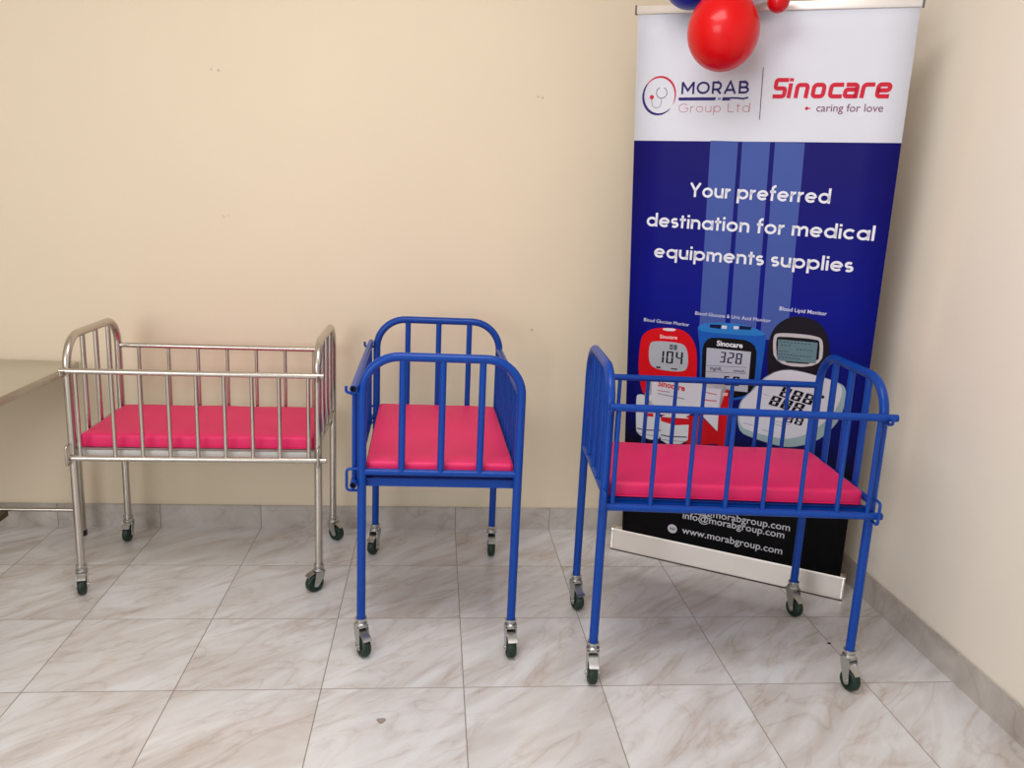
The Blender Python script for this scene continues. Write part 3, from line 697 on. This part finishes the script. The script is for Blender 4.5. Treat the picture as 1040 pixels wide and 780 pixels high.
# strip boxes and vials
p = Print('test_strip_box_picture')
p.poly([(0.0997, 0.7198), (0.1270, 0.7235), (0.1302, 0.6724), (0.1082, 0.6679)], (200, 14, 28), 2)
p.poly([(0.1259, 0.7412), (0.3119, 0.7421), (0.3194, 0.6466), (0.2622, 0.5999), (0.1704, 0.5992), (0.1054, 0.6257), (0.1028, 0.6684), (0.1303, 0.6710)], (206, 206, 216), 3)
p.poly([(0.3118, 0.7442), (0.4080, 0.7488), (0.4078, 0.7272), (0.3876, 0.7222), (0.3848, 0.6323), (0.3213, 0.6225)], (206, 204, 216), 3)
p.poly([(0.1704, 0.5992), (0.3209, 0.6158), (0.3882, 0.5665), (0.3963, 0.5187), (0.2787, 0.4938), (0.2724, 0.5790)], (188, 12, 24), 2)
p.poly([(0.3213, 0.6225), (0.3863, 0.6290), (0.3873, 0.5663)], (206, 204, 216), 4)
p.poly([(0.3875, 0.7235), (0.4153, 0.7347), (0.4260, 0.5148), (0.3927, 0.5113), (0.3868, 0.6326)], (192, 10, 22), 3)
p.poly([(0.3931, 0.7156), (0.4125, 0.7192), (0.4127, 0.7085), (0.3941, 0.7036)], (220, 170, 170), 4)
p.text('Sinocare', (0.1513, 0.7099), (0.2547, 0.7030), (200, 30, 50), 5, 1.1, .03)
p.text('Safe AQ', (0.1523, 0.6930), (0.1994, 0.6907), (150, 60, 76), 5, 1, .02) if False else None
p.stroke([(0.1524, 0.6921), (0.1993, 0.6912)], .003, (168, 90, 104), 5); p.stroke([(0.1519, 0.6799), (0.2569, 0.6728)], .0028, (110, 106, 120), 5)
p.stroke([(0.3262, 0.7105), (0.3745, 0.7060)], .003, (176, 70, 90), 5)
p.text('Elite', (0.3242, 0.6826), (0.3753, 0.6813), (196, 30, 56), 5, 1.0, .02) if False else p.stroke([(0.3242, 0.6927), (0.3285, 0.6810), (0.3495, 0.6806), (0.3752, 0.6826)], .004, (196, 40, 64), 5)
# vials
p.blob([(0.0692, 0.6591), (0.0814, 0.6667), (0.1060, 0.6675), (0.1701, 0.6036), (0.1852, 0.5100), (0.1462, 0.4896), (0.1051, 0.4966), (0.0814, 0.5113), (0.0767, 0.5291)], (202, 206, 214), 3, 2)
p.poly([(0.1037, 0.5943), (0.1415, 0.5992), (0.1424, 0.5848), (0.1089, 0.5828)], (196, 20, 36), 5)
p.stroke([(0.0803, 0.5297), (0.1123, 0.5266), (0.1746, 0.5359)], .004, (20, 22, 60), 5); p.stroke([(0.0814, 0.5113), (0.1179, 0.5103), (0.1720, 0.5078)], .002, (90, 90, 110), 5)
p.blob([(0.1710, 0.6038), (0.2786, 0.6114), (0.2801, 0.5622), (0.2805, 0.4987), (0.1782, 0.4811), (0.1762, 0.5453)], (204, 208, 216), 4, 1)
p.poly([(0.1719, 0.5894), (0.2795, 0.5990), (0.2812, 0.5759), (0.2299, 0.5650), (0.1744, 0.5725)], (196, 18, 34), 5)
p.stroke([(0.1767, 0.5178), (0.2069, 0.5164), (0.2763, 0.5254)], .004, (20, 22, 60), 6); p.stroke([(0.1814, 0.5002), (0.2168, 0.5007), (0.2777, 0.5074)], .002, (80, 80, 100), 6)
p.done()
# contact lines
CW = (206, 206, 214)
p = Print('contact_lettering', 'white address line'); p.text('sales@morabgroup.com', (0.2812, 0.2181), (0.6801, 0.2271), CW, 3, 1.0, .006); p.done()
p = Print('contact_lettering', 'white address line'); p.text('info@morabgroup.com', (0.2842, 0.1931), (0.6631, 0.1939), CW, 3, 1.0, .006); p.done()
p = Print('contact_lettering', 'white address line'); p.text('www.morabgroup.com', (0.2858, 0.1302), (0.6623, 0.1281), CW, 3, 1.0, .006); p.done()
p = Print('globe_icon', 'round white globe icon')
gc = (0.2472, 0.1397); p.disc(gc, .0185, CW, 3)
p.stroke([(gc[0]-.011, gc[1]), (gc[0]+.011, gc[1])], .002, (16, 16, 20), 4)
for q_ in (-.008, -.003, .003, .008): p.stroke([(gc[0]+q_, gc[1]-.007), (gc[0]+q_*1.2, gc[1]), (gc[0]+q_, gc[1]+.007)], .0018, (16, 16, 20), 4)
p.done()

# ------------------------------------------------------------------ balloons
def balloon(centre, rx, rz_, col, label, knot_dir, name='balloon'):
    m = mat('balloon_latex_%s' % label.split()[0], col, .34, 0, coat=.25)
    m.node_tree.nodes['Principled BSDF'].inputs['Specular IOR Level'].default_value = .22
    K = Vector(knot_dir).normalized(); rot = K.to_track_quat('Z', 'Y').to_matrix().to_4x4()
    bm = bmesh.new(); prof = []
    n = 26
    for i in range(n+1):
        a = -pi/2+(pi*.965)*i/n
        r = cos(a)*rx; z = sin(a)*rz_
        if z > 0: r *= 1-.16*(z/rz_)**2; z *= 1.12
        prof.append((max(r, .0008), z))
    r_end = prof[-1][0]; zt = prof[-1][1]
    lathe(bm, prof+[(.004, zt+.006)], 36)
    bm.transform(rot)
    o = obj(name, bm, m, label=label, category='balloon', group='balloons on the banner top'); o.location = centre
    bm = bmesh.new(); lathe(bm, [(.0035, zt+.004), (.006, zt+.007), (.0035, zt+.010), (.009, zt+.017), (.0075, zt+.018), (.002, zt+.012)], 14); bm.transform(rot)
    obj('knot', bm, m, o)
    return o
balloon((0.8637, 2.6275, 1.8996), 0.1091, 0.1169, (212, 0, 8), 'large red balloon hanging over the top edge of the banner', (0.0, -0.1, 1))
balloon((0.7894, 2.7566, 2.0745), 0.0875, 0.0907, (14, 30, 150), 'blue balloon at the top left behind the large red one', (0.5, -0.1, 1))
balloon((0.9639, 2.6864, 2.0916), 0.0949, 0.0964, (232, 226, 236), 'white balloon peeking in above the banner between the red ones', (-0.2, 0.0, 1))
balloon((1.0171, 2.5990, 1.9891), 0.0326, 0.0335, (200, 6, 20), 'small red balloon to the right of the large one', (-0.5, 0.1, 1))

# ------------------------------------------------------------------ small litter on the floor
bm = bmesh.new(); ring = []
for i in range(14):
    a = 2*pi*i/14; rr = 1+.15*sin(3*a)
    ring.append((.0115*cos(a)*rr, .012*sin(a)*rr*(.75 if sin(a) > 0 else 1)))
vo = [bm.verts.new((x, y, .0)) for x, y in ring]; vi = [bm.verts.new((x*.98, y*.98, .0024)) for x, y in ring]; vc = [bm.verts.new((x*.7, y*.7, .0012)) for x, y in ring]
for i in range(14):
    j = (i+1) % 14; bm.faces.new((vo[i], vo[j], vi[j], vi[i])); bm.faces.new((vi[i], vi[j], vc[j], vc[i]))
bm.faces.new(vc); bm.faces.new(vo)
o = obj('paint_chip', bm, mat('chip_grey', (158, 146, 138), .7), label='small curled grey chip lying on the floor tile at front', category='debris'); o.location = (-.1142, 1.9486, .0002)
bm = bmesh.new(); bmesh.ops.create_icosphere(bm, subdivisions=2, radius=.0045)
for v in bm.verts: v.co.z = (v.co.z+.0045)*.6; v.co.x *= 1.4
o = obj('dirt_crumb', bm, mat('crumb_dark', (50, 34, 28), .8), label='tiny dark crumb on the floor beside the right-hand crib', category='debris'); o.location = (1.3062, 2.3185, 0)
